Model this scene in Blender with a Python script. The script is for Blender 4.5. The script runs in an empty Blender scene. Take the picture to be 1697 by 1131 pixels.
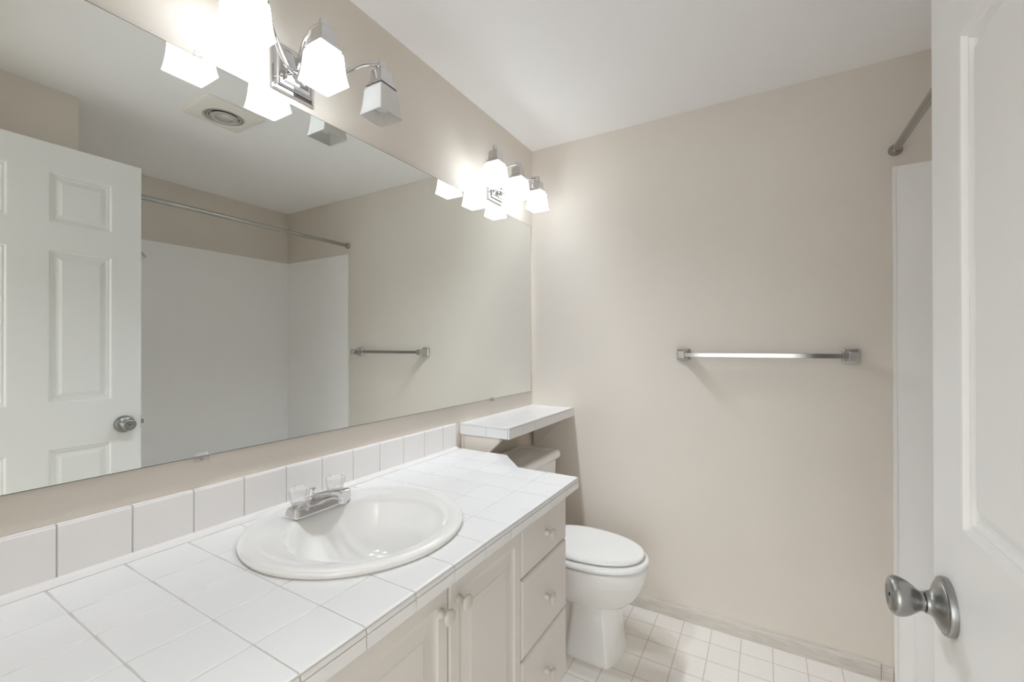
import bpy, bmesh, math
from mathutils import Vector, Matrix

SC = bpy.context.scene
COL = SC.collection
PI = math.pi

# ------------------------------------------------------------------ camera
cam_d = bpy.data.cameras.new('camera')
cam = bpy.data.objects.new('camera', cam_d)
COL.objects.link(cam)
cam_d.sensor_width = 36.0
cam_d.lens = 715.1 / 1697.0 * 36.0
cam_d.shift_y = 4.69 / 1697.0
cam_d.clip_start = 0.01
_yaw, _pitch, _roll = math.radians(30.374), math.radians(0.2), math.radians(-0.071)
_f = Vector((-math.sin(_yaw) * math.cos(_pitch), math.cos(_yaw) * math.cos(_pitch), math.sin(_pitch)))
_r = Vector((math.cos(_yaw), math.sin(_yaw), 0))
_u = _r.cross(_f)
_r2 = math.cos(_roll) * _r + math.sin(_roll) * _u
_u2 = -math.sin(_roll) * _r + math.cos(_roll) * _u
_m = Matrix((_r2, _u2, -_f)).transposed().to_4x4()
_m.translation = Vector((1.095, 0.0, 1.246))
cam.matrix_world = _m
SC.camera = cam

# ------------------------------------------------------------------ world, exposure, added hallway fill light
w = bpy.data.worlds.new('world')
SC.world = w
w.use_nodes = True
w.node_tree.nodes['Background'].inputs[0].default_value = (1, 1, 1, 1)
w.node_tree.nodes['Background'].inputs[1].default_value = 0.25
SC.view_settings.view_transform = 'Standard'
SC.view_settings.look = 'None'
SC.view_settings.gamma = 1.0
SC.view_settings.use_curve_mapping = False
SC.view_settings.exposure = 1.1
SC.cycles.use_denoising = True
SC.cycles.max_bounces = 16
SC.cycles.diffuse_bounces = 12
SC.cycles.glossy_bounces = 8
SC.cycles.transmission_bounces = 12
SC.cycles.sample_clamp_direct = 1.25
SC.cycles.sample_clamp_indirect = 1.2
SC.cycles.caustics_reflective = False
SC.cycles.caustics_refractive = False

BULB = 470.0         # radiance of each lit bulb
GLOW = 2.2           # glow of a lit frosted shade
HALL = 19.5          # watts of the added fill light in the unseen hallway behind the camera

hl = bpy.data.lights.new('hallway_fill_light', 'AREA')
hl.shape = 'RECTANGLE'
hl.size, hl.size_y = 2.2, 2.1
hl.energy = HALL
hl.color = (0.84, 0.94, 1.0)
hlo = bpy.data.objects.new('hallway_fill_light', hl)
hlo.location = (1.14, -2.25, 1.12)
hlo.rotation_euler = (math.radians(90), 0, 0)
COL.objects.link(hlo)

# ------------------------------------------------------------------ measures
YF, HC = 2.0876, 2.3058           # far wall, ceiling
ZC = 0.829                        # counter top
YN = 0.075                        # inner face of the near wall


# ------------------------------------------------------------------ materials
def srgb(r, g, b):
    def f(c):
        c /= 255.0
        return c / 12.92 if c <= 0.04045 else ((c + 0.055) / 1.055) ** 2.4
    return (f(r), f(g), f(b), 1)


def mat(name, col, rough=0.5, metal=0.0, coat=0.0, spec=0.5):
    m = bpy.data.materials.new(name)
    m.use_nodes = True
    b = m.node_tree.nodes['Principled BSDF']
    b.inputs['Base Color'].default_value = col
    b.inputs['Roughness'].default_value = rough
    b.inputs['Metallic'].default_value = metal
    b.inputs['Coat Weight'].default_value = coat
    b.inputs['Coat Roughness'].default_value = 0.05
    b.inputs['Specular IOR Level'].default_value = spec
    return m


def nd(m, t, **kw):
    n = m.node_tree.nodes.new(t)
    for k, v in kw.items():
        setattr(n, k, v)
    return n


def bump(m, scale, strength, dist=0.001, detail=2.0):
    nt = m.node_tree
    tc = nd(m, 'ShaderNodeTexCoord')
    n = nd(m, 'ShaderNodeTexNoise')
    n.inputs['Scale'].default_value = scale
    n.inputs['Detail'].default_value = detail
    bp = nd(m, 'ShaderNodeBump')
    bp.inputs['Strength'].default_value = strength
    bp.inputs['Distance'].default_value = dist
    nt.links.new(tc.outputs['Object'], n.inputs['Vector'])
    nt.links.new(n.outputs['Fac'], bp.inputs['Height'])
    nt.links.new(bp.outputs['Normal'], nt.nodes['Principled BSDF'].inputs['Normal'])
    return m


def mottle(m, c1, c2, scale, stretch=(1, 1, 1), detail=3.0):
    nt = m.node_tree
    tc = nd(m, 'ShaderNodeTexCoord')
    mp = nd(m, 'ShaderNodeMapping')
    mp.inputs['Scale'].default_value = stretch
    n = nd(m, 'ShaderNodeTexNoise')
    n.inputs['Scale'].default_value = scale
    n.inputs['Detail'].default_value = detail
    r = nd(m, 'ShaderNodeValToRGB')
    r.color_ramp.elements[0].position = 0.3
    r.color_ramp.elements[1].position = 0.7
    r.color_ramp.elements[0].color = c1
    r.color_ramp.elements[1].color = c2
    nt.links.new(tc.outputs['Object'], mp.inputs['Vector'])
    nt.links.new(mp.outputs['Vector'], n.inputs['Vector'])
    nt.links.new(n.outputs['Fac'], r.inputs['Fac'])
    nt.links.new(r.outputs['Color'], nt.nodes['Principled BSDF'].inputs['Base Color'])
    return m


M = {}
M['wall'] = bump(mottle(mat('beige_wall_paint', srgb(206, 196, 183), 0.55), srgb(216, 208, 198), srgb(219, 211, 201), 3.0), 260, 0.18)
M['ceiling'] = bump(mat('white_ceiling_paint', srgb(247, 246, 246), 0.7), 120, 0.25)
M['trim'] = mat('white_trim_paint', srgb(238, 237, 234), 0.35)
M['door'] = bump(mat('white_door_paint', srgb(236, 236, 235), 0.38), 340, 0.06)
M['cabinet'] = bump(mat('white_cabinet_foil', srgb(215, 210, 204), 0.42), 220, 0.05)
M['knob_white'] = mat('white_ceramic_knob', srgb(202, 197, 190), 0.4)
M['tile'] = mat('white_glazed_tile', srgb(230, 230, 230), 0.16, 0, 0.25)
M['tile_wall'] = bump(mat('white_glazed_splash_tile', srgb(236, 234, 233), 0.18, 0, 0.25), 30, 0.05)
M['grout'] = mat('pale_grey_grout', srgb(186, 182, 176), 0.85)
M['caulk'] = mat('white_caulk', srgb(224, 222, 220), 0.5)
M['porcelain'] = mat('white_porcelain', srgb(236, 235, 233), 0.08, 0, 0.5)
M['seat'] = mat('white_enamelled_seat', srgb(241, 241, 240), 0.12, 0, 0.4)
M['chrome'] = mat('polished_chrome', (0.70, 0.70, 0.71, 1), 0.05, 1.0)
M['chrome_soft'] = mat('worn_chrome', (0.54, 0.535, 0.52, 1), 0.13, 1.0)
M['chrome_lamp'] = mat('silvered_lamp_glass', (0.85, 0.85, 0.84, 1), 0.12, 1.0)
M['nickel'] = mat('satin_nickel', (0.33, 0.33, 0.325, 1), 0.27, 1.0)
M['rod'] = mat('brushed_steel_rod', (0.40, 0.385, 0.36, 1), 0.25, 1.0)
M['bar'] = mat('square_bar_chrome', (0.40, 0.395, 0.38, 1), 0.12, 1.0)
M['dark'] = mat('dark_gap', srgb(58, 50, 42), 0.8)
M['black'] = mat('black_hole', srgb(18, 16, 15), 0.7)
M['surround'] = bump(mat('white_acrylic_surround', srgb(245, 244, 243), 0.35), 40, 0.04)
M['tub'] = mat('white_enamel_tub', srgb(236, 235, 234), 0.15, 0, 0.3)
M['fan'] = mat('off_white_fan_plastic', srgb(232, 227, 219), 0.5)
M['mirror_edge'] = mat('dark_mirror_edge', srgb(70, 72, 66), 0.5)
M['base'] = mottle(mat('whitewashed_wood', srgb(196, 188, 178), 0.5), srgb(186, 179, 170), srgb(216, 210, 202), 14.0, (1.2, 0.6, 38), 6.0)
M['hallfloor'] = mat('hall_carpet', srgb(190, 180, 168), 0.9)

mm = mat('mirror_silver', (0.885, 0.915, 0.895, 1), 0.0, 1.0)
M['mirror'] = mm

# clear acrylic
ac = bpy.data.materials.new('clear_acrylic')
ac.use_nodes = True
_an = ac.node_tree
_ab = _an.nodes['Principled BSDF']
_ab.inputs['Base Color'].default_value = (0.98, 0.98, 0.98, 1)
_ab.inputs['Roughness'].default_value = 0.05
_ab.inputs['Transmission Weight'].default_value = 0.85
_ab.inputs['IOR'].default_value = 1.35
_at = _an.nodes.new('ShaderNodeBsdfTransparent')
_am = _an.nodes.new('ShaderNodeMixShader')
_am.inputs[0].default_value = 0.45
_an.links.new(_at.outputs[0], _am.inputs[1])
_an.links.new(_ab.outputs[0], _am.inputs[2])
_an.links.new(_am.outputs[0], _an.nodes['Material Output'].inputs[0])
M['acrylic'] = ac


# frosted glass
def frosted(name, glow):
    m = bpy.data.materials.new(name)
    m.use_nodes = True
    nt = m.node_tree
    nt.nodes.remove(nt.nodes['Principled BSDF'])
    out = nt.nodes['Material Output']
    d = nd(m, 'ShaderNodeBsdfDiffuse')
    d.inputs[0].default_value = (0.93, 0.93, 0.92, 1)
    t = nd(m, 'ShaderNodeBsdfTranslucent')
    t.inputs[0].default_value = (0.92, 0.92, 0.91, 1)
    g = nd(m, 'ShaderNodeBsdfGlossy')
    g.inputs['Roughness'].default_value = 0.25
    m1 = nd(m, 'ShaderNodeMixShader')
    m1.inputs[0].default_value = 0.45
    m2 = nd(m, 'ShaderNodeMixShader')
    m2.inputs[0].default_value = 0.05
    L = nt.links.new
    L(d.outputs[0], m1.inputs[1]); L(t.outputs[0], m1.inputs[2])
    L(m1.outputs[0], m2.inputs[1]); L(g.outputs[0], m2.inputs[2])
    if glow > 0:
        e = nd(m, 'ShaderNodeEmission')
        e.inputs[0].default_value = (0.91, 0.97, 1.03, 1)
        e.inputs[1].default_value = glow
        a = nd(m, 'ShaderNodeAddShader')
        L(m2.outputs[0], a.inputs[0]); L(e.outputs[0], a.inputs[1])
        L(a.outputs[0], out.inputs[0])
    else:
        L(m2.outputs[0], out.inputs[0])
    return m


M['shade_lit'] = frosted('lit_frosted_glass', GLOW)
M['shade_off'] = frosted('unlit_frosted_glass', 0)

bm_ = bpy.data.materials.new('lit_bulb')
bm_.use_nodes = True
bm_.node_tree.nodes.remove(bm_.node_tree.nodes['Principled BSDF'])
_e = nd(bm_, 'ShaderNodeEmission')
_e.inputs[0].default_value = (0.91, 0.97, 1.03, 1)
_e.inputs[1].default_value = BULB
bm_.node_tree.links.new(_e.outputs[0], bm_.node_tree.nodes['Material Output'].inputs[0])
M['bulb'] = bm_
M['bulb_off'] = mat('unlit_white_bulb', srgb(232, 231, 228), 0.3)

# vinyl floor printed with small square tiles
fl = mat('cream_vinyl_floor', srgb(222, 214, 202), 0.3)
_nt = fl.node_tree
_tc = nd(fl, 'ShaderNodeTexCoord')
_mp = nd(fl, 'ShaderNodeMapping')
_mp.inputs['Location'].default_value = (-0.665, -1.636, 0)
_br = nd(fl, 'ShaderNodeTexBrick')
_br.offset = 0.0
_br.inputs['Scale'].default_value = 1.0
_br.inputs['Brick Width'].default_value = 0.1135
_br.inputs['Row Height'].default_value = 0.1135
_br.inputs['Mortar Size'].default_value = 0.0022
_br.inputs['Mortar Smooth'].default_value = 0.4
_br.inputs['Color1'].default_value = srgb(240, 236, 231)
_br.inputs['Color2'].default_value = srgb(237, 232, 226)
_br.inputs['Mortar'].default_value = srgb(205, 194, 181)
_nz = nd(fl, 'ShaderNodeTexNoise')
_nz.inputs['Scale'].default_value = 55
_nz.inputs['Detail'].default_value = 4
_mx = nd(fl, 'ShaderNodeMix', data_type='RGBA', blend_type='MULTIPLY')
_mx.inputs[0].default_value = 0.10
_L = _nt.links.new
_L(_tc.outputs['Object'], _mp.inputs['Vector']); _L(_mp.outputs[0], _br.inputs['Vector'])
_L(_tc.outputs['Object'], _nz.inputs['Vector'])
_L(_br.outputs['Color'], _mx.inputs[6]); _L(_nz.outputs['Color'], _mx.inputs[7])
_L(_mx.outputs[2], _nt.nodes['Principled BSDF'].inputs['Base Color'])
M['floor'] = fl


# ------------------------------------------------------------------ object helpers
def tag(o, label=None, cat=None, group=None, kind=None):
    if label: o['label'] = label
    if cat: o['category'] = cat
    if group: o['group'] = group
    if kind: o['kind'] = kind
    return o


def empty(name, loc, label, cat, group=None, rz=0.0):
    o = bpy.data.objects.new(name, None)
    o.empty_display_size = 0.05
    o.location = loc
    o.rotation_euler = (0, 0, rz)
    COL.objects.link(o)
    return tag(o, label, cat, group)


def obj(name, bm, m, parent=None, smooth=None, mods=None):
    """link a bmesh (world coordinates, or the parent's when it has one) as one mesh object"""
    bmesh.ops.remove_doubles(bm, verts=bm.verts, dist=1e-6)
    bmesh.ops.recalc_face_normals(bm, faces=bm.faces)
    me = bpy.data.meshes.new(name)
    bm.to_mesh(me)
    bm.free()
    for x in (m if isinstance(m, (list, tuple)) else [m]):
        me.materials.append(x)
    o = bpy.data.objects.new(name, me)
    COL.objects.link(o)
    if parent: o.parent = parent
    if smooth is not None:
        for p in me.polygons:
            p.use_smooth = True
        me.set_sharp_from_angle(angle=math.radians(smooth))
        wn = o.modifiers.new('weighted_normals', 'WEIGHTED_NORMAL')
        wn.keep_sharp = True
        wn.weight = 80
    return o


def box(bm, x0, y0, z0, x1, y1, z1, bev=0.0, seg=2):
    t = bmesh.new()
    vs = [t.verts.new((x, y, z)) for x in (x0, x1) for y in (y0, y1) for z in (z0, z1)]
    for f in ((0, 1, 3, 2), (4, 6, 7, 5), (0, 4, 5, 1), (2, 3, 7, 6), (0, 2, 6, 4), (1, 5, 7, 3)):
        t.faces.new([vs[i] for i in f])
    bmesh.ops.recalc_face_normals(t, faces=t.faces)
    if bev > 0:
        bmesh.ops.bevel(t, geom=list(t.edges), offset=bev, segments=seg, affect='EDGES', profile=0.5)
    merge(bm, t)


def merge(bm, t):
    me = bpy.data.meshes.new('tmp')
    t.to_mesh(me)
    t.free()
    bm.from_mesh(me)
    bpy.data.meshes.remove(me)


def loft(bm, rings, cap0=True, cap1=True):
    """rings: lists of points of equal length, closed loops"""
    vv = [[bm.verts.new(p) for p in r] for r in rings]
    n = len(vv[0])
    for a, c in zip(vv[:-1], vv[1:]):
        for i in range(n):
            j = (i + 1) % n
            bm.faces.new((a[i], a[j], c[j], c[i]))
    if cap0: bm.faces.new(list(reversed(vv[0])))
    if cap1: bm.faces.new(vv[-1])


def circle(c, r, n, axis='z', ry=None, ph=0.0):
    ry = r if ry is None else ry
    out = []
    for i in range(n):
        a = 2 * PI * i / n + ph
        u, v = r * math.cos(a), ry * math.sin(a)
        out.append({'z': (c[0] + u, c[1] + v, c[2]), 'x': (c[0], c[1] + u, c[2] + v), 'y': (c[0] + u, c[1], c[2] + v)}[axis])
    return out


def lathe(bm, prof, c, axis='z', n=32, cap0=True, cap1=True):
    """prof: (distance along axis, radius)"""
    rings = []
    for d, r in prof:
        p = list(c)
        p['xyz'.index(axis)] += d
        rings.append(circle(p, max(r, 1e-5), n, axis))
    loft(bm, rings, cap0, cap1)


def sqring(cx, cy, z, hx, hy=None, rad=0.0, k=3):
    hy = hx if hy is None else hy
    if rad <= 0:
        return [(cx - hx, cy - hy, z), (cx + hx, cy - hy, z), (cx + hx, cy + hy, z), (cx - hx, cy + hy, z)]
    out = []
    for sx, sy, a0 in ((1, 1, 0), (-1, 1, 90), (-1, -1, 180), (1, -1, 270)):
        for i in range(k + 1):
            a = math.radians(a0 + 90 * i / k)
            out.append((cx + sx * (hx - rad) + rad * math.cos(a), cy + sy * (hy - rad) + rad * math.sin(a), z))
    return out


def bez(p0, p1, p2, p3, n=16):
    out = []
    for i in range(n + 1):
        t = i / n
        out.append(Vector(p0) * (1 - t) ** 3 + Vector(p1) * 3 * t * (1 - t) ** 2 + Vector(p2) * 3 * t * t * (1 - t) + Vector(p3) * t ** 3)
    return out


def tube(bm, pts, r, n=12, r2=None, caps=True):
    pts = [Vector(p) for p in pts]
    rings = []
    up = Vector((0, 0, 1))
    prev = None
    for i, p in enumerate(pts):
        t = (pts[min(i + 1, len(pts) - 1)] - pts[max(i - 1, 0)]).normalized()
        if prev is None:
            a = up if abs(t.dot(up)) < 0.9 else Vector((1, 0, 0))
            s = t.cross(a).normalized()
        else:
            s = (prev - t * prev.dot(t)).normalized()
        prev = s
        q = s.cross(t).normalized()
        rr = r[i] if isinstance(r, (list, tuple)) else r
        qq = rr if r2 is None else r2
        rings.append([p + s * rr * math.cos(2 * PI * k / n) + q * qq * math.sin(2 * PI * k / n) for k in range(n)])
    loft(bm, rings, caps, caps)


def prism(bm, poly, z0, z1, fn=lambda u, v, w: (u, v, w)):
    loft(bm, [[fn(u, v, z0) for u, v in poly], [fn(u, v, z1) for u, v in poly]])


def inset_poly(poly, d):
    """inset of a convex counter-clockwise polygon"""
    n = len(poly)
    out = []
    for i in range(n):
        p0, p1, p2 = (Vector((*poly[(i + k) % n], 0)) for k in (-1, 0, 1))
        e1, e2 = (p1 - p0).normalized(), (p2 - p1).normalized()
        n1, n2 = Vector((-e1.y, e1.x, 0)), Vector((-e2.y, e2.x, 0))
        k = 1 + n1.dot(n2)
        q = p1 + (n1 + n2) * (d / max(k, 0.2))
        out.append((q.x, q.y))
    return out


def clip_poly(poly, nx, ny, c):
    """keep the part where nx*x + ny*y <= c"""
    out = []
    for i in range(len(poly)):
        a, b2 = poly[i], poly[(i + 1) % len(poly)]
        da, db = nx * a[0] + ny * a[1] - c, nx * b2[0] + ny * b2[1] - c
        if da <= 0: out.append(a)
        if da * db < 0:
            t = da / (da - db)
            out.append((a[0] + (b2[0] - a[0]) * t, a[1] + (b2[1] - a[1]) * t))
    return out


def area(poly):
    return 0.5 * sum(poly[i][0] * poly[(i + 1) % len(poly)][1] - poly[(i + 1) % len(poly)][0] * poly[i][1] for i in range(len(poly)))


def tile(bm, poly, z0, z1, r=0.0018, fn=lambda u, v, w: (u, v, w)):
    """a glazed tile: convex outline with softened top edges"""
    rings = [poly, poly]
    zs = [z0, z1 - r]
    for a in (30, 60, 90):
        rings.append(inset_poly(poly, r * (1 - math.cos(math.radians(a)))))
        zs.append(z1 - r + r * math.sin(math.radians(a)))
    loft(bm, [[fn(u, v, z) for u, v in p] for p, z in zip(rings, zs)])


def boolean(o, cutter):
    md = o.modifiers.new('cut', 'BOOLEAN')
    md.operation = 'DIFFERENCE'
    md.object = cutter
    md.solver = 'EXACT'
    bpy.context.view_layer.update()
    dg = bpy.context.evaluated_depsgraph_get()
    me = bpy.data.meshes.new_from_object(o.evaluated_get(dg))
    o.modifiers.clear()
    o.data = me
    if any(p.use_smooth for p in me.polygons):
        me.set_sharp_from_angle(angle=math.radians(50))
        wn = o.modifiers.new('weighted_normals', 'WEIGHTED_NORMAL')
        wn.keep_sharp = True
        wn.weight = 80


def struct(name, bm, m, label, cat):
    return tag(obj(name, bm, m), label, cat, None, 'structure')


# ------------------------------------------------------------------ the room
XR, XA, YA = 1.443, 2.237, 0.65        # right wall, back wall of the bath alcove, near end of the alcove
b = bmesh.new(); box(b, -0.12, -2.3, -0.05, 2.4, YF + 0.12, 0.0)
struct('floor', b, M['floor'], 'cream vinyl floor printed with small square tiles', 'floor')
b = bmesh.new(); box(b, -0.12, -2.3, HC, 2.4, YF + 0.12, HC + 0.06)
struct('ceiling', b, M['ceiling'], 'plain white ceiling over the whole bathroom', 'ceiling')
b = bmesh.new(); box(b, -0.12, YN - 0.12, 0, 0, YF + 0.12, HC)
struct('wall_left', b, M['wall'], 'beige wall behind the mirror and vanity', 'wall')
b = bmesh.new(); box(b, 0, YF, 0, XA + 0.12, YF + 0.12, HC)
struct('wall_far', b, M['wall'], 'beige wall carrying the chrome towel bar', 'wall')
b = bmesh.new(); box(b, XA, YA, 0, XA + 0.12, YF, HC)
struct('wall_back', b, M['wall'], 'beige wall along the back of the bath alcove', 'wall')
b = bmesh.new(); box(b, XR, YN - 0.12, 0, XA + 0.12, YA, HC)
struct('wall_right', b, M['wall'], 'beige wall block behind the open door', 'wall')
# near wall with the doorway the camera stands in
b = bmesh.new()
box(b, 0, YN - 0.12, 0, 0.575, YN, HC)
box(b, 1.345, YN - 0.12, 0, XR, YN, HC)
box(b, 0.575, YN - 0.12, 2.06, 1.345, YN, HC)
struct('wall_near', b, M['wall'], 'beige wall with the doorway beside the vanity', 'wall')
# hallway behind the camera
b = bmesh.new()
box(b, -0.12, -2.3, 0, 0.0, YN - 0.12, HC)
struct('wall_hall_left', b, M['wall'], 'beige hallway wall left of the doorway', 'wall')
b = bmesh.new(); box(b, 2.28, -2.3, 0, 2.4, YN - 0.12, HC)
struct('wall_hall_right', b, M['wall'], 'beige hallway wall right of the doorway', 'wall')
b = bmesh.new(); box(b, -0.12, -2.42, 0, 2.4, -2.3, HC)
struct('wall_hall_end', b, M['wall'], 'beige hallway wall facing the bathroom doorway', 'wall')

# baseboard on the far wall: whitewashed wood, eased top edge
b = bmesh.new()
pr = [(YF, 0), (YF - 0.0125, 0), (YF - 0.0125, 0.042), (YF - 0.011, 0.05), (YF - 0.0065, 0.056), (YF - 0.005, 0.061), (YF, 0.061)]
loft(b, [[(x, p[0], p[1]) for p in pr] for x in (0.0, 1.463)])
struct('baseboard_far', b, M['base'], 'whitewashed wood baseboard below the towel bar', 'baseboard')
b = bmesh.new()
loft(b, [[(x, YF - 0.0005 + (p[0] - YF) * 0.8, p[1] * 0.86) for p in pr] for x in (1.4645, 1.4995)])
struct('trim_1', b, M['base'], 'short whitewashed filler block between baseboard and bathtub', 'trim')
b = bmesh.new()
box(b, XR - 0.012, YN + 0.02, 0, XR, YA, 0.058, 0.002)
struct('baseboard_right', b, M['base'], 'whitewashed baseboard on the wall behind the open door', 'baseboard')

# ------------------------------------------------------------------ the open six-panel door
XD = 1.297                      # face towards the vanity
DY0, DY1, DZ1, DT = 0.100, 0.8155, 2.030, 0.035


def door_face(b, x, sgn, ys, zs, holes, prof):
    """one face of the door: flat field with moulded panels; sgn -1 faces -x"""
    for i in range(len(ys) - 1):
        for j in range(len(zs) - 1):
            y0, y1, z0, z1 = ys[i], ys[i + 1], zs[j], zs[j + 1]
            loops = [(0, 0)]
            if (i, j) in holes: loops = prof
            prev = None
            for d, dep in loops:
                q = [b.verts.new((x - sgn * dep, yy, zz)) for yy, zz in ((y0 + d, z0 + d), (y1 - d, z0 + d), (y1 - d, z1 - d), (y0 + d, z1 - d))]
                if prev:
                    for k in range(4):
                        b.faces.new((prev[k], prev[(k + 1) % 4], q[(k + 1) % 4], q[k]))
                prev = q
            b.faces.new(prev)


door_prof = [(0, 0), (0.004, 0.0005), (0.008, 0.0055), (0.0115, 0.0065), (0.014, 0.005), (0.0165, 0.0085), (0.0195, 0.0105), (0.024, 0.0108), (0.038, 0.003), (0.0395, 0.0018)]
ys = [DY0, 0.235, 0.4265, 0.5275, 0.7185, DY1]
zs = [0.008, 0.235, 0.846, 1.021, 1.619, 1.722, 1.922, DZ1]
holes = {(i, j) for i in (1, 3) for j in (1, 3, 5)}
door = empty('door_1', (0, 0, 0), 'white six-panel door standing open against the right wall', 'door')
door['kind'] = 'structure'
b = bmesh.new()
door_face(b, XD, -1, ys, zs, holes, door_prof)
door_face(b, XD + DT, 1, ys, zs, holes, door_prof)
bmesh.ops.remove_doubles(b, verts=b.verts, dist=1e-6)
for (y0, z0, y1, z1) in ((DY0, zs[0], DY1, zs[0]), (DY1, zs[0], DY1, DZ1), (DY1, DZ1, DY0, DZ1), (DY0, DZ1, DY0, zs[0])):
    b.faces.new([b.verts.new(p) for p in ((XD, y0, z0), (XD, y1, z1), (XD + DT, y1, z1), (XD + DT, y0, z0))])
obj('door_leaf', b, M['door'], door)
KY, KZ = 0.758, 0.911


def door_knob(sgn, x):
    b = bmesh.new()
    lathe(b, [(0, 0.0355), (sgn * 0.005, 0.0355), (sgn * 0.0072, 0.0345), (sgn * 0.0080, 0.0315), (sgn * 0.0095, 0.0305), (sgn * 0.0120, 0.0260), (sgn * 0.0145, 0.0195), (sgn * 0.0175, 0.0155), (sgn * 0.0210, 0.0138), (sgn * 0.0235, 0.0138), (sgn * 0.0240, 0.0120), (sgn * 0.0240, 0.008)], (x, KY, KZ), 'x', 40)
    r = obj('rose', b, M['nickel'], door, 40)
    b = bmesh.new()
    lathe(b, [(sgn * 0.0225, 0.0095), (sgn * 0.0255, 0.0095), (sgn * 0.0256, 0.0122), (sgn * 0.0275, 0.0122), (sgn * 0.0300, 0.0132), (sgn * 0.0345, 0.0170), (sgn * 0.0395, 0.0208), (sgn * 0.0450, 0.0235), (sgn * 0.0500, 0.0248), (sgn * 0.0540, 0.0246), (sgn * 0.0575, 0.0225), (sgn * 0.0595, 0.0190), (sgn * 0.0602, 0.0150), (sgn * 0.0588, 0.0120), (sgn * 0.0580, 0.009), (sgn * 0.0578, 0.0001)], (x, KY, KZ), 'x', 40)
    k = obj('door_knob', b, M['nickel'], door, 45)
    k['label'] = 'satin nickel tulip knob'
    b = bmesh.new()
    lathe(b, [(sgn * 0.0570, 0.0022), (sgn * 0.0592, 0.0022)], (x, KY, KZ), 'x', 12)
    obj('privacy_button', b, M['dark'], k)
    b = bmesh.new()
    lathe(b, [(sgn * 0.0062, 0.0026), (sgn * 0.0088, 0.0022), (sgn * 0.0093, 0.0008)], (x, KY - 0.019, KZ - 0.017), 'x', 14)
    obj('screw', b, M['dark'], r)


door_knob(-1, XD)
door_knob(1, XD + DT)
b = bmesh.new(); box(b, XD + 0.005, DY1 - 0.0005, KZ - 0.028, XD + 0.030, DY1 + 0.0028, KZ + 0.030)
lp = obj('latch_plate', b, M['dark'], door)
b = bmesh.new(); box(b, XD + 0.011, DY1 + 0.0012, KZ - 0.009, XD + 0.024, DY1 + 0.0145, KZ + 0.010, 0.0015)
obj('latch_bolt', b, M['nickel'], lp)
for hz in (0.25, 1.02, 1.80):
    b = bmesh.new(); lathe(b, [(-0.04, 0.006), (0.04, 0.006)], (XD + DT + 0.004, DY0 - 0.005, hz), 'z', 12)
    box(b, XD + 0.004, DY0 - 0.0016, hz - 0.04, XD + DT + 0.003, DY0 + 0.0004, hz + 0.04)
    obj('hinge', b, M['nickel'], door)

# ------------------------------------------------------------------ mirror on the left wall
MX, MY0, MY1, MZ0, MZ1 = 0.008, 0.10, 2.056, 0.998, 1.889
mir = empty('wall_mirror', (0.002, (MY0 + MY1) / 2, MZ0), 'large frameless mirror above the tiled vanity counter', 'mirror')
mo = mir.location


def pobj(name, bm, m, parent, smooth=None):
    """object built in world coordinates and hung below a parent that stands elsewhere"""
    bmesh.ops.translate(bm, verts=bm.verts, vec=-world_loc(parent))
    return obj(name, bm, m, parent, smooth)


def world_loc(o):
    v = Vector((0, 0, 0))
    while o:
        v += Vector(o.location)
        o = o.parent
    return v


b = bmesh.new(); box(b, 0.002, MY0, MZ0, MX - 0.0004, MY1, MZ1)
box(b, MX - 0.0005, MY0 + 0.0016, MZ0 + 0.0014, MX, MY1 - 0.0016, MZ1 - 0.0014)
g = pobj('mirror_glass', b, [M['mirror_edge'], M['mirror']], mir)
for p in g.data.polygons:
    if p.normal.x > 0.9 and p.center.x + 0.002 > MX - 0.0002: p.material_index = 1
for (yc, top) in ((0.481, 0), (1.672, 0), (0.479, 1)):
    b = bmesh.new()
    s = -1 if top else 1
    zb = MZ1 if top else MZ0
    pts = [(-0.0145, -0.010), (0.0145, -0.010), (0.0145, 0.003), (0.011, 0.0085), (-0.011, 0.0085), (-0.0145, 0.003)]
    loft(b, [[(x, yc + u, zb + s * v) for u, v in (pts if x < 0.012 else inset_poly(pts, 0.0015))] for x in (MX + 0.0002, MX + 0.003, MX + 0.0045)])
    c = pobj('mirror_clip', b, M['acrylic'], mir)
    b = bmesh.new(); lathe(b, [(0, 0.003), (0.0015, 0.0024)], (MX + 0.0044, yc, zb - s * 0.005), 'x', 12)
    pobj('screw', b, M['chrome_soft'], c)

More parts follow.
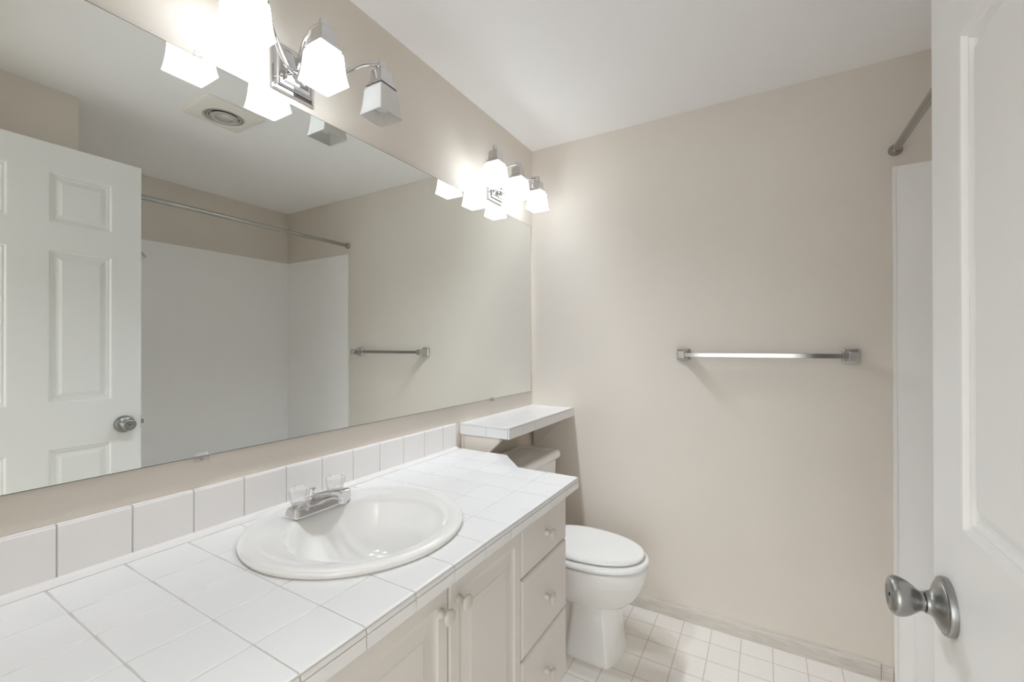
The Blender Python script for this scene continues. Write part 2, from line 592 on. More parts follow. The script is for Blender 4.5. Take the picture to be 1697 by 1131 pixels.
# ------------------------------------------------------------------ tiled countertop
P = 0.1052
CY0 = YN + 0.003
gy = [0.338 + P * k for k in range(-3, 9)] + [1.2845]
gy = [CY0] + [y for y in gy if y > CY0 + 0.01]
gx = [0.013, 0.037, 0.155, 0.262, 0.3685, 0.4775, 0.5865]
SX, SY, SR = 0.279, 0.687, 0.24       # sink centre and radius
G = 0.0010                            # half a grout joint
top = empty('tiled_countertop', (0.29, 0.7, ZC), 'white tiled vanity countertop with a clipped far corner', 'countertop')
tiles = bmesh.new()
xf = 0.5865
for i in range(1, len(gx) - 1):
    col_y = list(gy)
    if gx[i + 1] < 0.37: col_y = col_y + [1.2845 + 0.1255]
    for j in range(len(col_y) - 1):
        poly = [(gx[i] + G, col_y[j] + G), (gx[i + 1] - (0 if i == 5 else G), col_y[j] + G), (gx[i + 1] - (0 if i == 5 else G), col_y[j + 1] - G), (gx[i] + G, col_y[j + 1] - G)]
        if col_y[j + 1] > 1.30:
            # the clipped corner towards the toilet tank
            nx, ny = 0.115, 0.111
            poly = clip_poly(poly, nx, ny, nx * 0.3655 + ny * 1.2845)
        if len(poly) < 3 or area(poly) < 2e-4: continue
        # drop tiles that lie wholly under the sink
        if all(math.hypot(x - SX, y - SY) < SR - 0.035 for x, y in poly): continue
        if i == 5:
            # front row: bullnose rolling over the edge
            y0, y1 = col_y[j] + G, col_y[j + 1] - G
            if j == len(col_y) - 2: y1 = col_y[j + 1]
            R = 0.009
            pr = [(gx[5] + G, ZC - 0.008), (gx[5] + G, ZC - 0.0012), (gx[5] + G + 0.0012, ZC)]
            for a in range(0, 91, 15):
                pr.append((xf - R + R * math.sin(math.radians(a)), ZC - R + R * math.cos(math.radians(a))))
            pr.append((xf, ZC - 0.0105))
            rings = []
            for yy, sh in ((y0, 0.0012), (y0 + 0.0005, 0.0004), (y0 + 0.0012, 0), (y1 - 0.0012, 0), (y1 - 0.0005, 0.0004), (y1, 0.0012)):
                rings.append([(x - (sh if x > xf - 0.02 else 0), yy, z - (sh if z > ZC - 0.006 else 0)) for x, z in pr])
            loft(tiles, rings)
        else:
            tile(tiles, poly, ZC - 0.008, ZC)
tt = pobj('tile_top', tiles, M['tile'], top, 50)
edge = bmesh.new()
ZE = 0.7955
fx = lambda u, v, w_: (w_, u, v)
for j in range(len(gy) - 1):
    y0, y1 = gy[j] + G * 1.1, gy[j + 1] - G * 1.1
    if j == len(gy) - 2: y1 = gy[j + 1]
    tile(edge, [(y0, ZE), (y1, ZE), (y1, ZC - 0.0126), (y0, ZC - 0.0126)], xf - 0.007, xf, 0.001, fx)
fy = lambda u, v, w_: (u, w_, v)
for x0, x1 in ((0.3655, 0.4775), (0.4775, xf - 0.0075)):
    tile(edge, [(x0 + G, ZE), (x1 - G, ZE), (x1 - G, ZC - 0.009), (x0 + G, ZC - 0.009)], 1.2845 - 0.007, 1.2845, 0.001, fy)
for (ax, ay), (bx, by) in (((0.3655, 1.2845), (0.2495, 1.4045)), ((0.2495, 1.4045), (0.012, 1.4045))):
    L_ = math.hypot(bx - ax, by - ay)
    ux, uy = (bx - ax) / L_, (by - ay) / L_
    tile(edge, [(0.0005, ZE), (L_ - 0.0005, ZE), (L_ - 0.0005, ZC - 0.009), (0.0005, ZC - 0.009)], -0.006, -0.0008, 0.001,
         lambda u, v, w_, ax=ax, ay=ay, ux=ux, uy=uy: (ax + ux * u + uy * w_, ay + uy * u - ux * w_, v))
et = pobj('edge_tile', edge, M['tile'], top, 50)
gb = bmesh.new()
plan = [(0.012, CY0), (xf - 0.002, CY0), (xf - 0.002, 1.2825), (0.362, 1.2815), (0.246, 1.399), (0.012, 1.399)]
prism(gb, plan, ZE + 0.001, ZC - 0.0016)
gro = pobj('grout_bed', gb, M['grout'], top)
cb = bmesh.new(); lathe(cb, [(-0.2, SR - 0.02), (0.1, SR - 0.02)], (SX, SY, ZC), 'z', 64)
cut = obj('cutter', cb, M['dark'])
cut.location = (0, 0, 0)
for o in (tt, gro):
    boolean(o, cut)
bpy.data.objects.remove(cut)

# ------------------------------------------------------------------ backsplash
SZ = 0.9285
bs = empty('tile_backsplash', (0.0, 0.73, ZC), 'single row of white square tiles behind the sink', 'backsplash')
t = bmesh.new()
jy = [0.253 + 0.1066 * k for k in range(-1, 11)] + [1.402]
jy = [CY0] + jy
for j in range(len(jy) - 1):
    y0, y1 = jy[j] + G, jy[j + 1] - G
    R = 0.006
    pr = [(0.001, ZC + 0.001), (0.010, ZC + 0.001)]
    for a in range(0, 91, 15):
        pr.append((0.010 - R + R * math.cos(math.radians(a)), SZ - R + R * math.sin(math.radians(a))))
    pr.append((0.001, SZ))
    loft(t, [[(x - (sh if x > 0.005 else 0), yy, z) for x, z in pr] for yy, sh in ((y0, 0.0011), (y0 + 0.0005, 0.0003), (y0 + 0.0012, 0), (y1 - 0.0012, 0), (y1 - 0.0005, 0.0003), (y1, 0.0011))])
pobj('splash_tile', t, M['tile_wall'], bs, 50)
b = bmesh.new(); box(b, 0.0005, CY0, ZC, 0.0085, 1.4015, SZ - 0.0015)
pobj('grout_bed', b, M['grout'], bs)
b = bmesh.new()
pr = [(0.0102, ZC - 0.001), (0.0362, ZC - 0.001), (0.0362, ZC - 0.0002), (0.0335, ZC + 0.0010), (0.024, ZC + 0.0014), (0.0165, ZC + 0.0020), (0.0125, ZC + 0.0040), (0.0102, ZC + 0.0062)]
loft(b, [[(x, y, z) for x, z in pr] for y in (CY0, 1.402)])
pobj('caulk_bead', b, M['caulk'], bs, 60)

# ------------------------------------------------------------------ vanity cabinet
XC = 0.549                       # carcass front, door fronts stand proud of it
van = empty('vanity_cabinet', (0.28, 0.65, 0.0), 'white vanity cabinet with two doors and a drawer stack', 'cabinet')
b = bmesh.new()
box(b, 0.012, CY0 + 0.002, 0.238, XC, 1.232, 0.79)
box(b, 0.012, CY0 + 0.002, 0.0, 0.47, 1.20, 0.238)
body = pobj('cabinet_body', b, M['cabinet'], van)
cb = bmesh.new(); lathe(cb, [(-0.145, SR - 0.03), (0.1, SR - 0.03)], (SX - 0.0, SY, ZC), 'z', 48)
cut = obj('cutter', cb, M['dark'])
bmesh_loc = world_loc(van)
boolean(body, cut)
bpy.data.objects.remove(cut)


def front(y0, y1, z0, z1, rails=None, r=0.006):
    """overlay front with rounded edges, optionally with a routed raised panel"""
    b = bmesh.new()
    x1 = 0.567
    t_ = bmesh.new()

    def ring(d, x, rad=0.0):
        if rad <= 0: rad = 0.0008
        out = []
        for sy, sz, a0 in ((1, 1, 0), (-1, 1, 90), (-1, -1, 180), (1, -1, 270)):
            cy, cz = (y1 - d if sy > 0 else y0 + d), (z1 - d if sz > 0 else z0 + d)
            for i in range(5):
                a = math.radians(a0 + 90 * i / 4)
                out.append((x, cy - sy * rad + rad * math.cos(a), cz - sz * rad + rad * math.sin(a)))
        return out
    rings = [ring(0, XC + 0.0006, 0.002), ring(0, x1 - r, 0.002)]
    for a in (22.5, 45, 67.5, 90):
        rings.append(ring(r * (1 - math.cos(math.radians(a))), x1 - r + r * math.sin(math.radians(a)), 0.002))
    if rails:
        rings += [ring(0.030, x1, 0.012), ring(0.0312, x1 - 0.0012, 0.011), ring(0.035, x1 - 0.0036, 0.010), ring(0.041, x1 - 0.0046, 0.007), ring(0.048, x1 - 0.0042, 0.004), ring(0.059, x1 - 0.0024, 0.002), ring(0.069, x1 - 0.0016, 0.0015), ring(0.0705, x1 - 0.0004, 0.001), ring(0.0718, x1, 0.001)]
    loft(b, rings)
    return b


def cab_knob(parent, y, z):
    b = bmesh.new()
    lathe(b, [(0, 0.0098), (0.0025, 0.0098), (0.005, 0.0080), (0.009, 0.0066), (0.013, 0.0070), (0.0165, 0.0100), (0.0195, 0.0135), (0.0225, 0.0150), (0.0250, 0.0143), (0.0272, 0.0115), (0.0282, 0.0060), (0.0284, 0.0001)], (0.567, y, z), 'x', 28)
    pobj('knob', b, M['knob_white'], parent, 50)


for y0, y1, ky in ((0.376, 0.6575, 0.633), (0.6605, 0.944, 0.6885)):
    d = pobj('cabinet_door', front(y0, y1, 0.240, 0.786, True), M['cabinet'], van, 35)
    cab_knob(d, ky, 0.741)
for z0, z1, kz in ((0.6555, 0.786, 0.724), (0.4485, 0.6525, 0.546), (0.240, 0.4455, 0.340)):
    d = pobj('drawer', front(0.948, 1.231, z0, z1, None, 0.009), M['cabinet'], van, 35)
    cab_knob(d, 1.087, kz)
b = bmesh.new(); box(b, XC + 0.0006, CY0 + 0.004, 0.240, 0.566, 0.373, 0.786, 0.004)
pobj('filler_panel', b, M['cabinet'], van)

# ------------------------------------------------------------------ sink
SZT = 0.843
sink = empty('round_sink', (SX, SY, ZC), 'round white drop-in sink set into the tiled countertop', 'sink')
b = bmesh.new()
prof = [  # centre x, centre y, rx, ry, z
    (SX, SY, .222, .222, ZC - 0.006), (SX, SY, .2385, .2385, ZC + 0.0006), (SX, SY, .2405, .2405, .8335), (SX, SY, .2402, .2402, .8375), (SX, SY, .2375, .2375, .8415),
    (SX, SY, .232, .232, .8438), (SX, SY, .224, .224, .8446), (SX + .001, SY, .214, .214, .8440), (SX + .003, SY - .001, .207, .207, .8424), (SX + .005, SY - .001, .202, .202, .8418),
    (.300, .684, .195, .191, .8422), (.313, .680, .1815, .175, .8424), (.316, .679, .1775, .170, .8410), (.317, .679, .1735, .166, .8370), (.318, .679, .170, .162, .8290),
    (.318, .679, .1645, .157, .8120), (.318, .679, .155, .148, .7850), (.318, .680, .139, .133, .7580), (.318, .681, .115, .110, .7340), (.316, .682, .084, .080, .7180), (.314, .683, .052, .050, .7095), (.313, .684, .024, .024, .7062),
    (.313, .684, .020, .020, .700), (.313, .684, .019, .019, .680), (.313, .684, .033, .033, .680), (.314, .683, .06, .058, .698), (.318, .682, .125, .12, .722), (.318, .679, .166, .158, .775), (.310, .682, .185, .18, .822)]
prof.append(prof[0])
loft(b, [circle((c[0], c[1], c[4]), c[2], 72, 'z', c[3]) for c in prof], False, False)
bas = pobj('basin', b, M['porcelain'], sink, 50)
b = bmesh.new()
lathe(b, [(0, 0.0225), (0.0018, 0.0225), (0.003, 0.020), (0.002, 0.0165), (0.0005, 0.0165)], (.313, .684, .7060), 'z', 28)
dr = pobj('drain_ring', b, M['chrome'], sink, 40)
b = bmesh.new(); lathe(b, [(-0.003, 0.0150), (0.002, 0.0150), (0.0045, 0.012), (0.005, 0.0001)], (.313, .684, .7060), 'z', 24)
pobj('stopper', b, M['chrome_soft'], dr, 40)
# ------------------------------------------------------------------ faucet
FX, FY, FZ = 0.136, 0.686, 0.8426
fau = empty('sink_faucet', (FX, FY, FZ), 'chrome two-handle faucet with clear knobs on the sink rim', 'faucet')
b = bmesh.new()


def fring(z, hx0, hx1, hy, e=5.0):
    out = []
    for i in range(48):
        a = 2 * PI * i / 48
        c, s = math.cos(a), math.sin(a)
        u = abs(c) ** (2 / e) * (1 if c > 0 else -1)
        v = abs(s) ** (2 / 7) * (1 if s > 0 else -1)
        out.append((FX + u * (hx1 if u > 0 else hx0), FY + v * hy, z))
    return out


loft(b, [fring(FZ, .0245, .0260, .0820), fring(FZ + .003, .0247, .0262, .0822), fring(FZ + .016, .0215, .0225, .0780), fring(FZ + .0195, .0195, .0200, .0755), fring(FZ + .0210, .0165, .0168, .0720)])
fb = pobj('faucet_base', b, M['chrome'], fau, 40)
b = bmesh.new()
# spout: rises from the base and reaches over the bowl, squared section
secs = [(.108, .853, .020, .004), (.114, .858, .022, .011), (.134, .864, .0220, .0165), (.152, .8705, .0190, .0165), (.172, .8785, .0162, .0140), (.192, .8850, .0150, .0122), (.210, .8895, .0148, .0122), (.226, .8910, .0148, .0128), (.234, .8912, .0145, .0124), (.2372, .8910, .0125, .0102)]
loft(b, [[(x, FY + y, z) for (y, z, _q) in sqring(0, zc, 0, hw, hh, min(hw, hh) * 0.45, 3)] for x, zc, hw, hh in secs])
sp = pobj('spout', b, M['chrome'], fau, 45)
b = bmesh.new(); lathe(b, [(0.004, 0.0110), (-0.008, 0.0110), (-0.0095, 0.0100), (-0.0095, 0.008), (-0.005, 0.008)], (.2225, FY, .8795), 'z', 24)
pobj('aerator', b, M['chrome'], sp, 40)
b = bmesh.new(); lathe(b, [(0, 0.0033), (0.024, 0.0030), (0.0255, 0.0042), (0.028, 0.0068), (0.030, 0.0070), (0.0312, 0.0045)], (0.112, FY, FZ + .014), 'z', 18)
pobj('lift_rod', b, M['chrome'], fau, 40)
for hy in (-0.0505, 0.0505):
    b = bmesh.new()
    lathe(b, [(0, .0165), (.0015, .0165), (.003, .0150), (.004, .0145)], (FX - .006, FY + hy, FZ + .0205), 'z', 28)
    sk = pobj('handle_skirt', b, M['chrome'], fau, 40)
    b = bmesh.new()

    def hring(z, r, lobe):
        out = []
        for i in range(64):
            a = 2 * PI * i / 64
            rr = r * (1 - lobe * (0.5 + 0.5 * math.cos(8 * a)) ** 2)
            out.append((FX - .006 + rr * math.cos(a), FY + hy + rr * math.sin(a), FZ + .0235 + z))
        return out
    loft(b, [hring(0, .0150, 0), hring(.002, .0168, 0.02), hring(.010, .0200, 0.07), hring(.024, .0238, 0.10), hring(.034, .0252, 0.09), hring(.038, .0240, 0.07), hring(.041, .0200, 0.02), hring(.0405, .011, 0), hring(.0395, .0005, 0)])
    hd = pobj('handle', b, M['acrylic'], sk, 50)
    hd['label'] = 'clear fluted acrylic handle'

# ------------------------------------------------------------------ tiled shelf over the tank
SHX, SHY, SHZ, SHB = 0.240, 1.4375, 0.9245, 0.8795
sh = empty('tiled_shelf', (0, (SHY + YF) / 2, SHB), 'small white tiled shelf above the toilet tank', 'shelf')
t = bmesh.new()
sy = [SHY, 1.546, 1.657, 1.767, 1.878, 1.994, YF - 0.001]
for i, (x0, x1) in enumerate(((0.002, 0.133), (0.133, SHX))):
    for j in range(len(sy) - 1):
        g1 = 0.0003
        tile(t, [(x0 + g1, sy[j] + g1), (x1 - g1, sy[j] + g1), (x1 - g1, sy[j + 1] - g1), (x0 + g1, sy[j + 1] - g1)], SHZ - 0.007, SHZ, 0.0006)
pobj('shelf_tile', t, M['tile'], sh, 50)
t = bmesh.new()
for j in range(len(sy) - 1):
    tile(t, [(sy[j] + .0006, SHB), (sy[j + 1] - .0006, SHB), (sy[j + 1] - .0006, SHZ - .0080), (sy[j] + .0006, SHZ - .0080)], SHX - .007, SHX, 0.001, fx)
fyn = lambda u, v, w_: (u, 2 * SHY - w_, v)
for x0, x1 in ((0.002, 0.133), (0.133, SHX - 0.0075)):
    tile(t, [(x0 + .0006, SHB), (x1 - .0006, SHB), (x1 - .0006, SHZ - .0080), (x0 + .0006, SHZ - .0080)], SHY - .0002, SHY + .0008, 0.0008, fyn)
pobj('edge_tile', t, M['tile'], sh, 50)
b = bmesh.new(); box(b, 0.001, SHY + 0.0012, SHB + 0.002, SHX - 0.0075, YF - 0.001, SHZ - 0.0072)
pobj('shelf_board', b, M['grout'], sh)
for y0 in (SHY + 0.006, YF - 0.020):
    b = bmesh.new()
    pl = [(0.019, SHB + 0.001), (0.019, 0.70), (0.026, 0.70), (0.193, 0.867), (0.193, SHB + 0.001)]
    loft(b, [[(x, y, z) for x, z in pl] for y in (y0, y0 + 0.018)])
    pobj('shelf_bracket', b, M['wall'], sh)
b = bmesh.new(); box(b, 0.001, SHY + 0.006, 0.795, 0.018, YF - 0.0005, SHB + 0.001)
cl = pobj('wall_cleat', b, M['wall'], sh)
b = bmesh.new(); lathe(b, [(0, 0.0042), (0.0012, 0.0036)], (0.0181, 1.985, 0.838), 'x', 14)
pobj('screw', b, M['black'], cl)

# ------------------------------------------------------------------ toilet
TY = 1.742
toi = empty('toilet', (0.30, TY, 0), 'white two-piece toilet between the vanity and the far wall', 'toilet')


def egg(z, xb, xf_, hw, n=2.2, xc=None, m=48, nf=None):
    """closed loop, blunt at the back, egg-shaped to the front"""
    xc = xb + (xf_ - xb) * 0.42 if xc is None else xc
    nf = n if nf is None else nf
    out = []
    for i in range(m):
        a = 2 * PI * i / m
        c, s = math.cos(a), math.sin(a)
        e = nf if c > 0 else n
        u = abs(c) ** (2 / e) * (1 if c > 0 else -1)
        v = abs(s) ** (2 / e) * (1 if s > 0 else -1)
        out.append((xc + u * ((xf_ - xc) if u > 0 else (xc - xb)), TY + v * hw, z))
    return out


b = bmesh.new()


def ped(z, x0, x1, hw, hb, bow, r=.014):
    """pedestal outline: flat sides, slightly bowed front with tight corners, narrower behind"""
    pts = []
    for i in range(9):                       # bowed front from -y to +y
        t = -1 + 2 * i / 8
        pts.append((x1 + bow * (1 - t * t), TY + t * (hw - r)))
    pts.append((x1 - r * .4, TY + hw - r * .3))
    pts.append((x1 - r * 1.2, TY + hw))
    pts += [(x0 + .215, TY + hw), (x0 + .195, TY + hw - .008), (x0 + .185, TY + hb + .006), (x0 + .17, TY + hb), (x0, TY + hb)]
    pts += [(x0, TY - hb), (x0 + .17, TY - hb), (x0 + .185, TY - hb - .006), (x0 + .195, TY - hw + .008), (x0 + .215, TY - hw)]
    pts.append((x1 - r * 1.2, TY - hw))
    pts.append((x1 - r * .4, TY - hw + r * .3))
    return [(x, y, z) for x, y in pts]


loft(b, [ped(0, .20, .575, .128, .100, .026), ped(.012, .20, .575, .128, .100, .026), ped(.028, .20, .572, .123, .088, .026), ped(.06, .20, .567, .114, .066, .028),
         ped(.11, .205, .558, .101, .058, .032), ped(.17, .21, .549, .090, .056, .038), ped(.215, .21, .545, .086, .056, .040), ped(.26, .21, .54, .08, .056, .04)])
loft(b, [egg(.186, .20, .560, .062, 2.4, .42, nf=2.4), egg(.190, .195, .588, .084, 2.4, .42, nf=2.3), egg(.200, .19, .614, .104, 2.4, .42, nf=2.25), egg(.222, .19, .637, .122, 2.4, .42, nf=2.2), egg(.25, .19, .656, .138, 2.4, .42, nf=2.15),
         egg(.285, .185, .674, .153, 2.4, .42, nf=2.1), egg(.308, .18, .6845, .1615, 2.4, .42, nf=2.1), egg(.312, .18, .6858, .1630, 2.4, .42, nf=2.1), egg(.335, .18, .691, .167, 2.4, .42, nf=2.1), egg(.355, .18, .692, .168, 2.4, .42, nf=2.1), egg(.362, .182, .689, .165, 2.4, .42, nf=2.1), egg(.366, .19, .680, .157, 2.4, .42, nf=2.1),
         egg(.365, .29, .63, .115, 2.1, .45), egg(.33, .30, .62, .105, 2.1, .45), egg(.24, .36, .56, .07, 2, .45), egg(.2395, .44, .46, .01, 2, .45)], True, True)
pobj('bowl', b, M['porcelain'], toi, 55)
b = bmesh.new()
# seat ring: rounded tube-like section
outer = [(.3705, .004), (.373, .0008), (.380, -.001), (.386, .0005), (.3905, .005), (.3925, .011), (.3925, .045), (.389, .052), (.380, .054), (.3705, .050)]
loft(b, [egg(z, .232 + d, .695 - d, .1685 - d, 2.15, .43) for z, d in outer] + [egg(outer[0][0], .232 + outer[0][1], .695 - outer[0][1], .1685 - outer[0][1], 2.15, .43)], False, False)
bmesh.ops.remove_doubles(b, verts=b.verts, dist=1e-6)
pobj('seat', b, M['seat'], toi, 60)
b = bmesh.new()
loft(b, [egg(z, .225 + d, .679 - d, .1555 - d, 2.15, .425) for z, d in ((.3975, .006), (.3985, .002), (.402, 0), (.407, .0005), (.4110, .004), (.4135, .012), (.4150, .026), (.4155, .06), (.4158, .11))])
ld = pobj('seat_lid', b, M['seat'], toi, 60)
for s in (-1, 1):
    b = bmesh.new(); box(b, .214, TY + s * .075 - .022, .3735, .246, TY + s * .075 + .022, .404, .006, 3)
    pobj('seat_hinge', b, M['seat'], toi, 40)
b = bmesh.new()
loft(b, [sqring(.128, TY, .360, .085, .140, .03, 5), sqring(.128, TY, .385, .092, .165, .03, 5), sqring(.128, TY, .42, .095, .168, .03, 5), sqring(.126, TY, .70, .098, .182, .028, 5)])
pobj('tank', b, M['porcelain'], toi, 40)
b = bmesh.new()
TLZ = .742
loft(b, [sqring(.130, TY, TLZ - .040, .100, .184, .03, 6), sqring(.130, TY, TLZ - .037, .109, .180, .03, 6), sqring(.130, TY, TLZ - .030, .112, .1965, .032, 6), sqring(.130, TY, TLZ - .018, .1125, .197, .032, 6), sqring(.130, TY, TLZ - .008, .1105, .195, .032, 6),
         sqring(.130, TY, TLZ - .002, .105, .1895, .03, 6), sqring(.130, TY, TLZ, .095, .180, .026, 6), sqring(.130, TY, TLZ - .0006, .083, .168, .022, 6), sqring(.130, TY, TLZ - .004, .066, .151, .018, 6), sqring(.130, TY, TLZ - .005, .05, .137, .012, 6)])
pobj('tank_lid', b, M['porcelain'], toi, 50)
b = bmesh.new()
lathe(b, [(0, .012), (.006, .012), (.008, .008), (.014, .006)], (.223, TY - .14, .66), 'x', 18)
tube(b, [(.234, TY - .14, .66), (.238, TY - .12, .658), (.239, TY - .075, .652)], [.006, .0055, .007], 10)
pobj('flush_lever', b, M['chrome'], toi, 40)
for s in (-1, 1):
    b = bmesh.new(); lathe(b, [(0, .012), (.008, .0115), (.014, .007), (.0155, .0005)], (.33, TY + s * .099, .008), 'z', 16)
    pobj('bolt_cap', b, M['porcelain'], toi, 50)

# ------------------------------------------------------------------ towel bar
tb = empty('towel_bar', (1.076, YF, 1.203), 'square chrome towel bar on the far beige wall', 'towel bar')
for s, xc in ((-1, 0.776), (1, 1.379)):
    b = bmesh.new()

    def trr(y, hx, hz, dx=0.0):
        return [(xc + dx + u, y, 1.2035 + v) for u, v, _q in sqring(0, 0, 0, hx, hz, 0.0035, 3)]
    loft(b, [trr(YF - .0005, .0275, .0275), trr(YF - .006, .0275, .0275), trr(YF - .009, .025, .025), trr(YF - .010, .0215, .0225), trr(YF - .018, .0195, .0215), trr(YF - .035, .0150, .0185), trr(YF - .060, .0140, .0175), trr(YF - .074, .0140, .0170), trr(YF - .077, .0115, .0145)])
    pobj('bracket', b, M['chrome_soft'], tb, 35)
b = bmesh.new(); box(b, .776 + .0135, YF - .071, 1.2035 - .0088, 1.379 - .0135, YF - .053, 1.2035 + .0088, .0008, 1)
pobj('bar', b, M['bar'], tb)

# ------------------------------------------------------------------ bath alcove
sur = empty('tub_surround', (1.87, (YA + YF) / 2, .385), 'white wall panels lining three sides of the bath alcove', 'tub surround')
SUZ, SX0 = 1.9035, 1.506
b = bmesh.new(); box(b, XA - .007, YA + .001, .376, XA - .0005, YF - .001, SUZ, .001)
pobj('back_panel', b, M['surround'], sur)
for y0, y1, ye in ((YF - .0065, YF - .0005, YF), (YA + .0005, YA + .0065, YA)):
    b = bmesh.new(); box(b, SX0 + .008, y0, 0.0, XA - .0075, y1, SUZ, .001)
    pobj('end_panel', b, M['surround'], sur)
    b = bmesh.new(); box(b, SX0 - .004, min(y0, y1) - (.003 if ye == YF else -.0005), 0.0, SX0 + .0075, max(y0, y1) + (.003 if ye != YF else -.0005), SUZ, .0015)
    pobj('edge_trim', b, M['trim'], sur)
tub = empty('bathtub', (1.87, (YA + YF) / 2, 0), 'white alcove bathtub behind the open door', 'bathtub')
b = bmesh.new()
ty0, ty1, tx0, tx1, tz = YA + .0085, YF - .0078, 1.560, XA - .0085, .372
cx_, cy_ = (tx0 + tx1) / 2, (ty0 + ty1) / 2
hx_, hy_ = (tx1 - tx0) / 2, (ty1 - ty0) / 2
loft(b, [sqring(cx_, cy_, 0.0, hx_, hy_, .004, 4), sqring(cx_, cy_, tz - .012, hx_, hy_, .004, 4), sqring(cx_, cy_, tz - .003, hx_ - .003, hy_ - .001, .006, 4), sqring(cx_, cy_, tz, hx_ - .012, hy_ - .004, .008, 4),
         sqring(cx_ + .01, cy_, tz, hx_ - .075, hy_ - .075, .12, 4), sqring(cx_ + .01, cy_, tz - .01, hx_ - .088, hy_ - .088, .12, 4), sqring(cx_ + .01, cy_, .20, hx_ - .12, hy_ - .14, .12, 4), sqring(cx_ + .01, cy_, .09, hx_ - .17, hy_ - .20, .10, 4), sqring(cx_ + .01, cy_, .08, hx_ - .22, hy_ - .26, .06, 4)])
pobj('tub_shell', b, M['tub'], tub, 40)
b = bmesh.new(); lathe(b, [(0, .028), (.002, .028), (.003, .02), (.001, .001)], (cx_, cy_ - .42 + .1, .0801), 'z', 24)
pobj('drain', b, M['chrome'], tub, 40)
# shower rod
rod = empty('shower_rod', (1.50, (YA + YF) / 2, 1.965), 'brushed steel shower curtain rod across the bath alcove', 'shower rod')
b = bmesh.new(); lathe(b, [(YA + .004, .0125), (YF - .004, .0125)], (1.512, 0, 1.965), 'y', 24)
pobj('rod', b, M['rod'], rod, 40)
for y, s in ((YA, 1), (YF, -1)):
    b = bmesh.new(); lathe(b, [(s * .0005, .0215), (s * .004, .0215), (s * .008, .0195), (s * .012, .0165), (s * .022, .0150), (s * .022, .0127)], (1.512, y, 1.965), 'y', 28)
    pobj('end_flange', b, M['rod'], rod, 40)
# shower head on the near end wall, only its tip shows past the door in the mirror
shw = empty('wall_shower', (1.72, YA, 1.93), 'grey wall shower whose head shows in the mirror beside the door edge', 'shower')
b = bmesh.new(); lathe(b, [(.0005, .026), (.005, .026), (.009, .014)], (1.72, YA, 1.93), 'y', 24)
pobj('escutcheon', b, M['chrome_soft'], shw, 40)
b = bmesh.new(); tube(b, bez((1.72, YA + .006, 1.93), (1.72, YA + .14, 1.93), (1.72, YA + .19, 1.90), (1.72, YA + .250, 1.80), 12), .0085, 12)
pobj('shower_arm', b, M['chrome_soft'], shw, 40)
b = bmesh.new()
d = Vector((0, .50, -.87)).normalized()
pts = [Vector((1.72, YA + .247, 1.806)) + d * q for q in (0, .03, .04, .07, .120, .126)]
tube(b, pts, [.011, .012, .011, .017, .027, .025], 24)
pobj('spray_head', b, M['chrome_soft'], shw, 40)

# ------------------------------------------------------------------ ceiling exhaust fan with a lamp
FNX, FNY = 1.050, 1.034
fan = empty('exhaust_fan', (FNX, FNY, HC), 'square ceiling exhaust fan with a round recessed lamp', 'exhaust fan')
b = bmesh.new()
fr = [(HC - .0005, .123, .123), (HC - .006, .123, .123), (HC - .012, .117, .117), (HC - .0165, .100, .100)]


def sqpolar(h, z, k=96, e=14):
    out = []
    for i in range(k):
        a = 2 * PI * i / k
        c, s_ = abs(math.cos(a)), abs(math.sin(a))
        r_ = h / (c ** e + s_ ** e) ** (1 / e)
        out.append((FNX + r_ * math.cos(a), FNY + r_ * math.sin(a), z))
    return out


rg = [sqpolar(hx, z) for z, hx, hy in fr]
for r_, z in ((.088, HC - .019), (.084, HC - .0195), (.0815, HC - .017), (.0805, HC - .002)):
    rg.append([(FNX + r_ * math.cos(math.atan2(p[1] - FNY, p[0] - FNX)), FNY + r_ * math.sin(math.atan2(p[1] - FNY, p[0] - FNX)), z) for p in rg[0]])
loft(b, rg, True, True)
pobj('housing', b, M['fan'], fan, 30)
b = bmesh.new()
lathe(b, [(-.0045, .0795), (-.0165, .0795), (-.0155, .0625), (-.005, .0600)], (FNX, FNY, HC), 'z', 64, False, False)
gr = pobj('vent_ring', b, M['fan'], fan, 30)
b = bmesh.new()
for k in range(56):
    a = 2 * PI * k / 56
    t = bmesh.new()
    box(t, .0655, -.0010, -.0172, .0770, .0010, -.0150)
    bmesh.ops.rotate(t, verts=t.verts, cent=(0, 0, 0), matrix=Matrix.Rotation(a, 3, 'Z'))
    bmesh.ops.translate(t, verts=t.verts, vec=(FNX, FNY, HC))
    merge(b, t)
pobj('vent_slots', b, M['black'], fan)
b = bmesh.new()
lathe(b, [(-.0052, .0598), (-.0045, .055), (-.0035, .040)], (FNX, FNY, HC), 'z', 48, False, True)
pobj('reflector', b, M['chrome_soft'], fan, 40)
b = bmesh.new()
lathe(b, [(-.004, .026), (-.008, .042), (-.013, .052), (-.018, .0550), (-.0205, .051), (-.0180, .040), (-.0215, .036), (-.0255, .026), (-.0265, .012), (-.0266, .0005)], (FNX, FNY, HC), 'z', 32)
pobj('flood_bulb', b, M['chrome_lamp'], fan, 60)

# ------------------------------------------------------------------ vanity lights
LX, LZ0 = 0.1305, 1.912


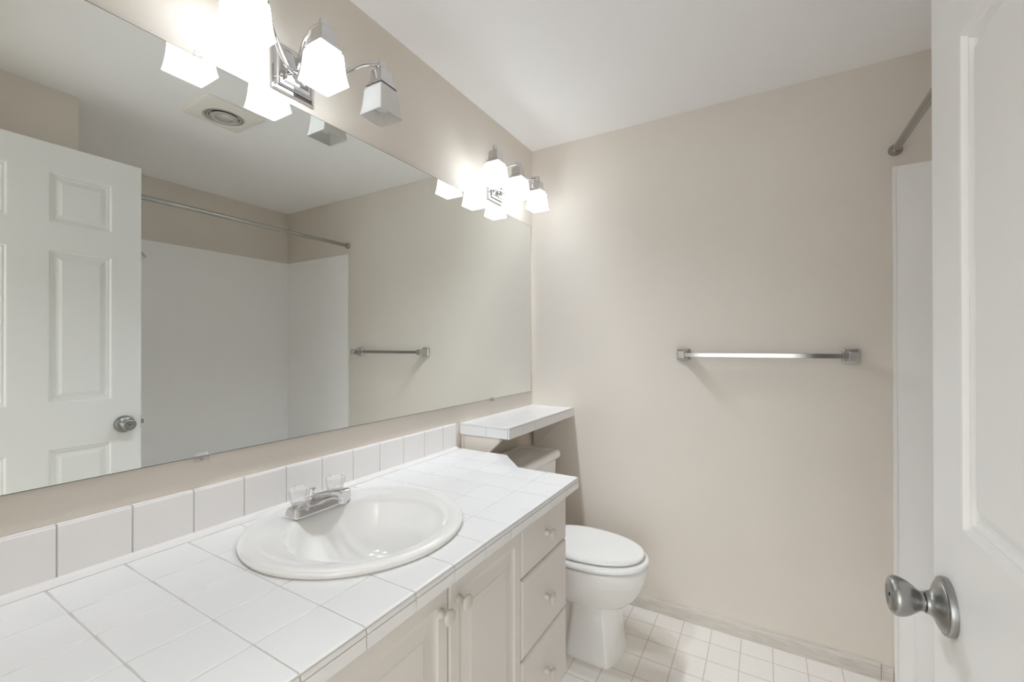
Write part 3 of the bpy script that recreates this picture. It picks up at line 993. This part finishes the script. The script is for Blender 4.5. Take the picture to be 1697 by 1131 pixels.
def vanity_light(yc, label, lit, dz=0.0):
    root = empty('vanity_light', (0, yc, 1.975 + dz), label, 'light fixture', None)
    b = bmesh.new()
    st = [(.0005, .0595, .0630), (.006, .0595, .0630), (.0085, .0565, .0600), (.010, .0500, .0535), (.0155, .0475, .0510), (.0175, .0445, .0480), (.0180, .0385, .0420), (.0235, .0345, .0380), (.0255, .0300, .0335), (.0260, .012, .015)]
    loft(b, [[(x, yc + u, 1.975 + dz + v) for u, v, _q in sqring(0, 0, 0, hy, hz, .0012, 2)] for x, hy, hz in st])
    bp = pobj('back_plate', b, M['chrome'], root)
    for s in (-1, 1):
        b = bmesh.new(); lathe(b, [(.0235, .0055), (.028, .0055), (.031, .0035), (.0318, .0005)], (0, yc + s * .0405 * .6, 1.975 + dz + s * .0), 'x', 16)
        pobj('cap_nut', b, M['chrome'], bp, 40)
    for k in (-1, 0, 1):
        y = yc + k * .1915
        zk = 2.060 + dz
        if k == 0:
            pts = bez((.024, yc, 1.985 + dz), (.034, yc, 2.005 + dz), (.036, yc, 2.086 + dz), (LX, yc, zk + .004), 20)
        else:
            pts = bez((.024, yc + k * .006, 1.972 + dz), (.075, yc + k * .085, 1.915 + dz), (.075, yc + k * .110, 2.075 + dz), (LX, y, zk + .003), 24)
        b = bmesh.new(); tube(b, pts, .0062, 12, .0062)
        pobj('arm', b, M['chrome'], root, 50)
        b = bmesh.new()
        loft(b, [sqring(LX, y, z + dz, h, h, .0015, 2) for z, h in ((1.9965, .0335), (1.9985, .0335), (2.003, .0290), (2.010, .0268), (2.0115, .0245), (2.014, .0225), (2.044, .0215), (2.0505, .0165), (2.052, .0135))])
        lathe(b, [(0, .0118), (.018, .0118), (.022, .0105), (.0235, .007), (.024, .0005)], (LX, y, 2.0505 + dz), 'z', 20)
        pobj('socket_cap', b, M['chrome'], root, 35)
        on = lit[k + 1]
        b = bmesh.new()
        pr = [(1.912, .0440), (1.917, .0428), (1.926, .0410), (1.940, .0390), (1.955, .0374), (1.970, .0362), (1.983, .0354), (1.989, .0342), (1.9935, .0315), (1.9955, .0270), (1.9957, .0150)]
        th = .0028
        rings = [sqring(LX, y, z + dz, h, h, .0035, 3) for z, h in pr]
        rings += [sqring(LX, y, z + dz - (.0028 if z > 1.9935 else 0), h - th, h - th, .002, 3) for z, h in reversed(pr[:-1])]
        rings.append(rings[0])
        loft(b, rings, False, False)
        s_ = pobj('glass_shade', b, M['shade_lit'] if on else M['shade_off'], root, 50)
        s_['label'] = 'lit frosted square glass shade' if on else 'unlit frosted square glass shade'
        b = bmesh.new()
        lathe(b, [(2.0 - 1.955, .011), (.030, .012), (.018, .0165), (.006, .0215), (-.006, .0225), (-.016, .0195), (-.0225, .011), (-.0240, .0005)], (LX, y, 1.952 + dz), 'z', 20)
        pobj('light_bulb', b, M['bulb'] if on else M['bulb_off'], s_, 60)
    return root


vanity_light(0.7020, 'chrome three-lamp vanity light nearer the camera, its right lamp unlit', (1, 1, 0))
vanity_light(1.7035, 'chrome three-lamp vanity light near the far corner, all lamps lit', (1, 1, 1), 0.004)
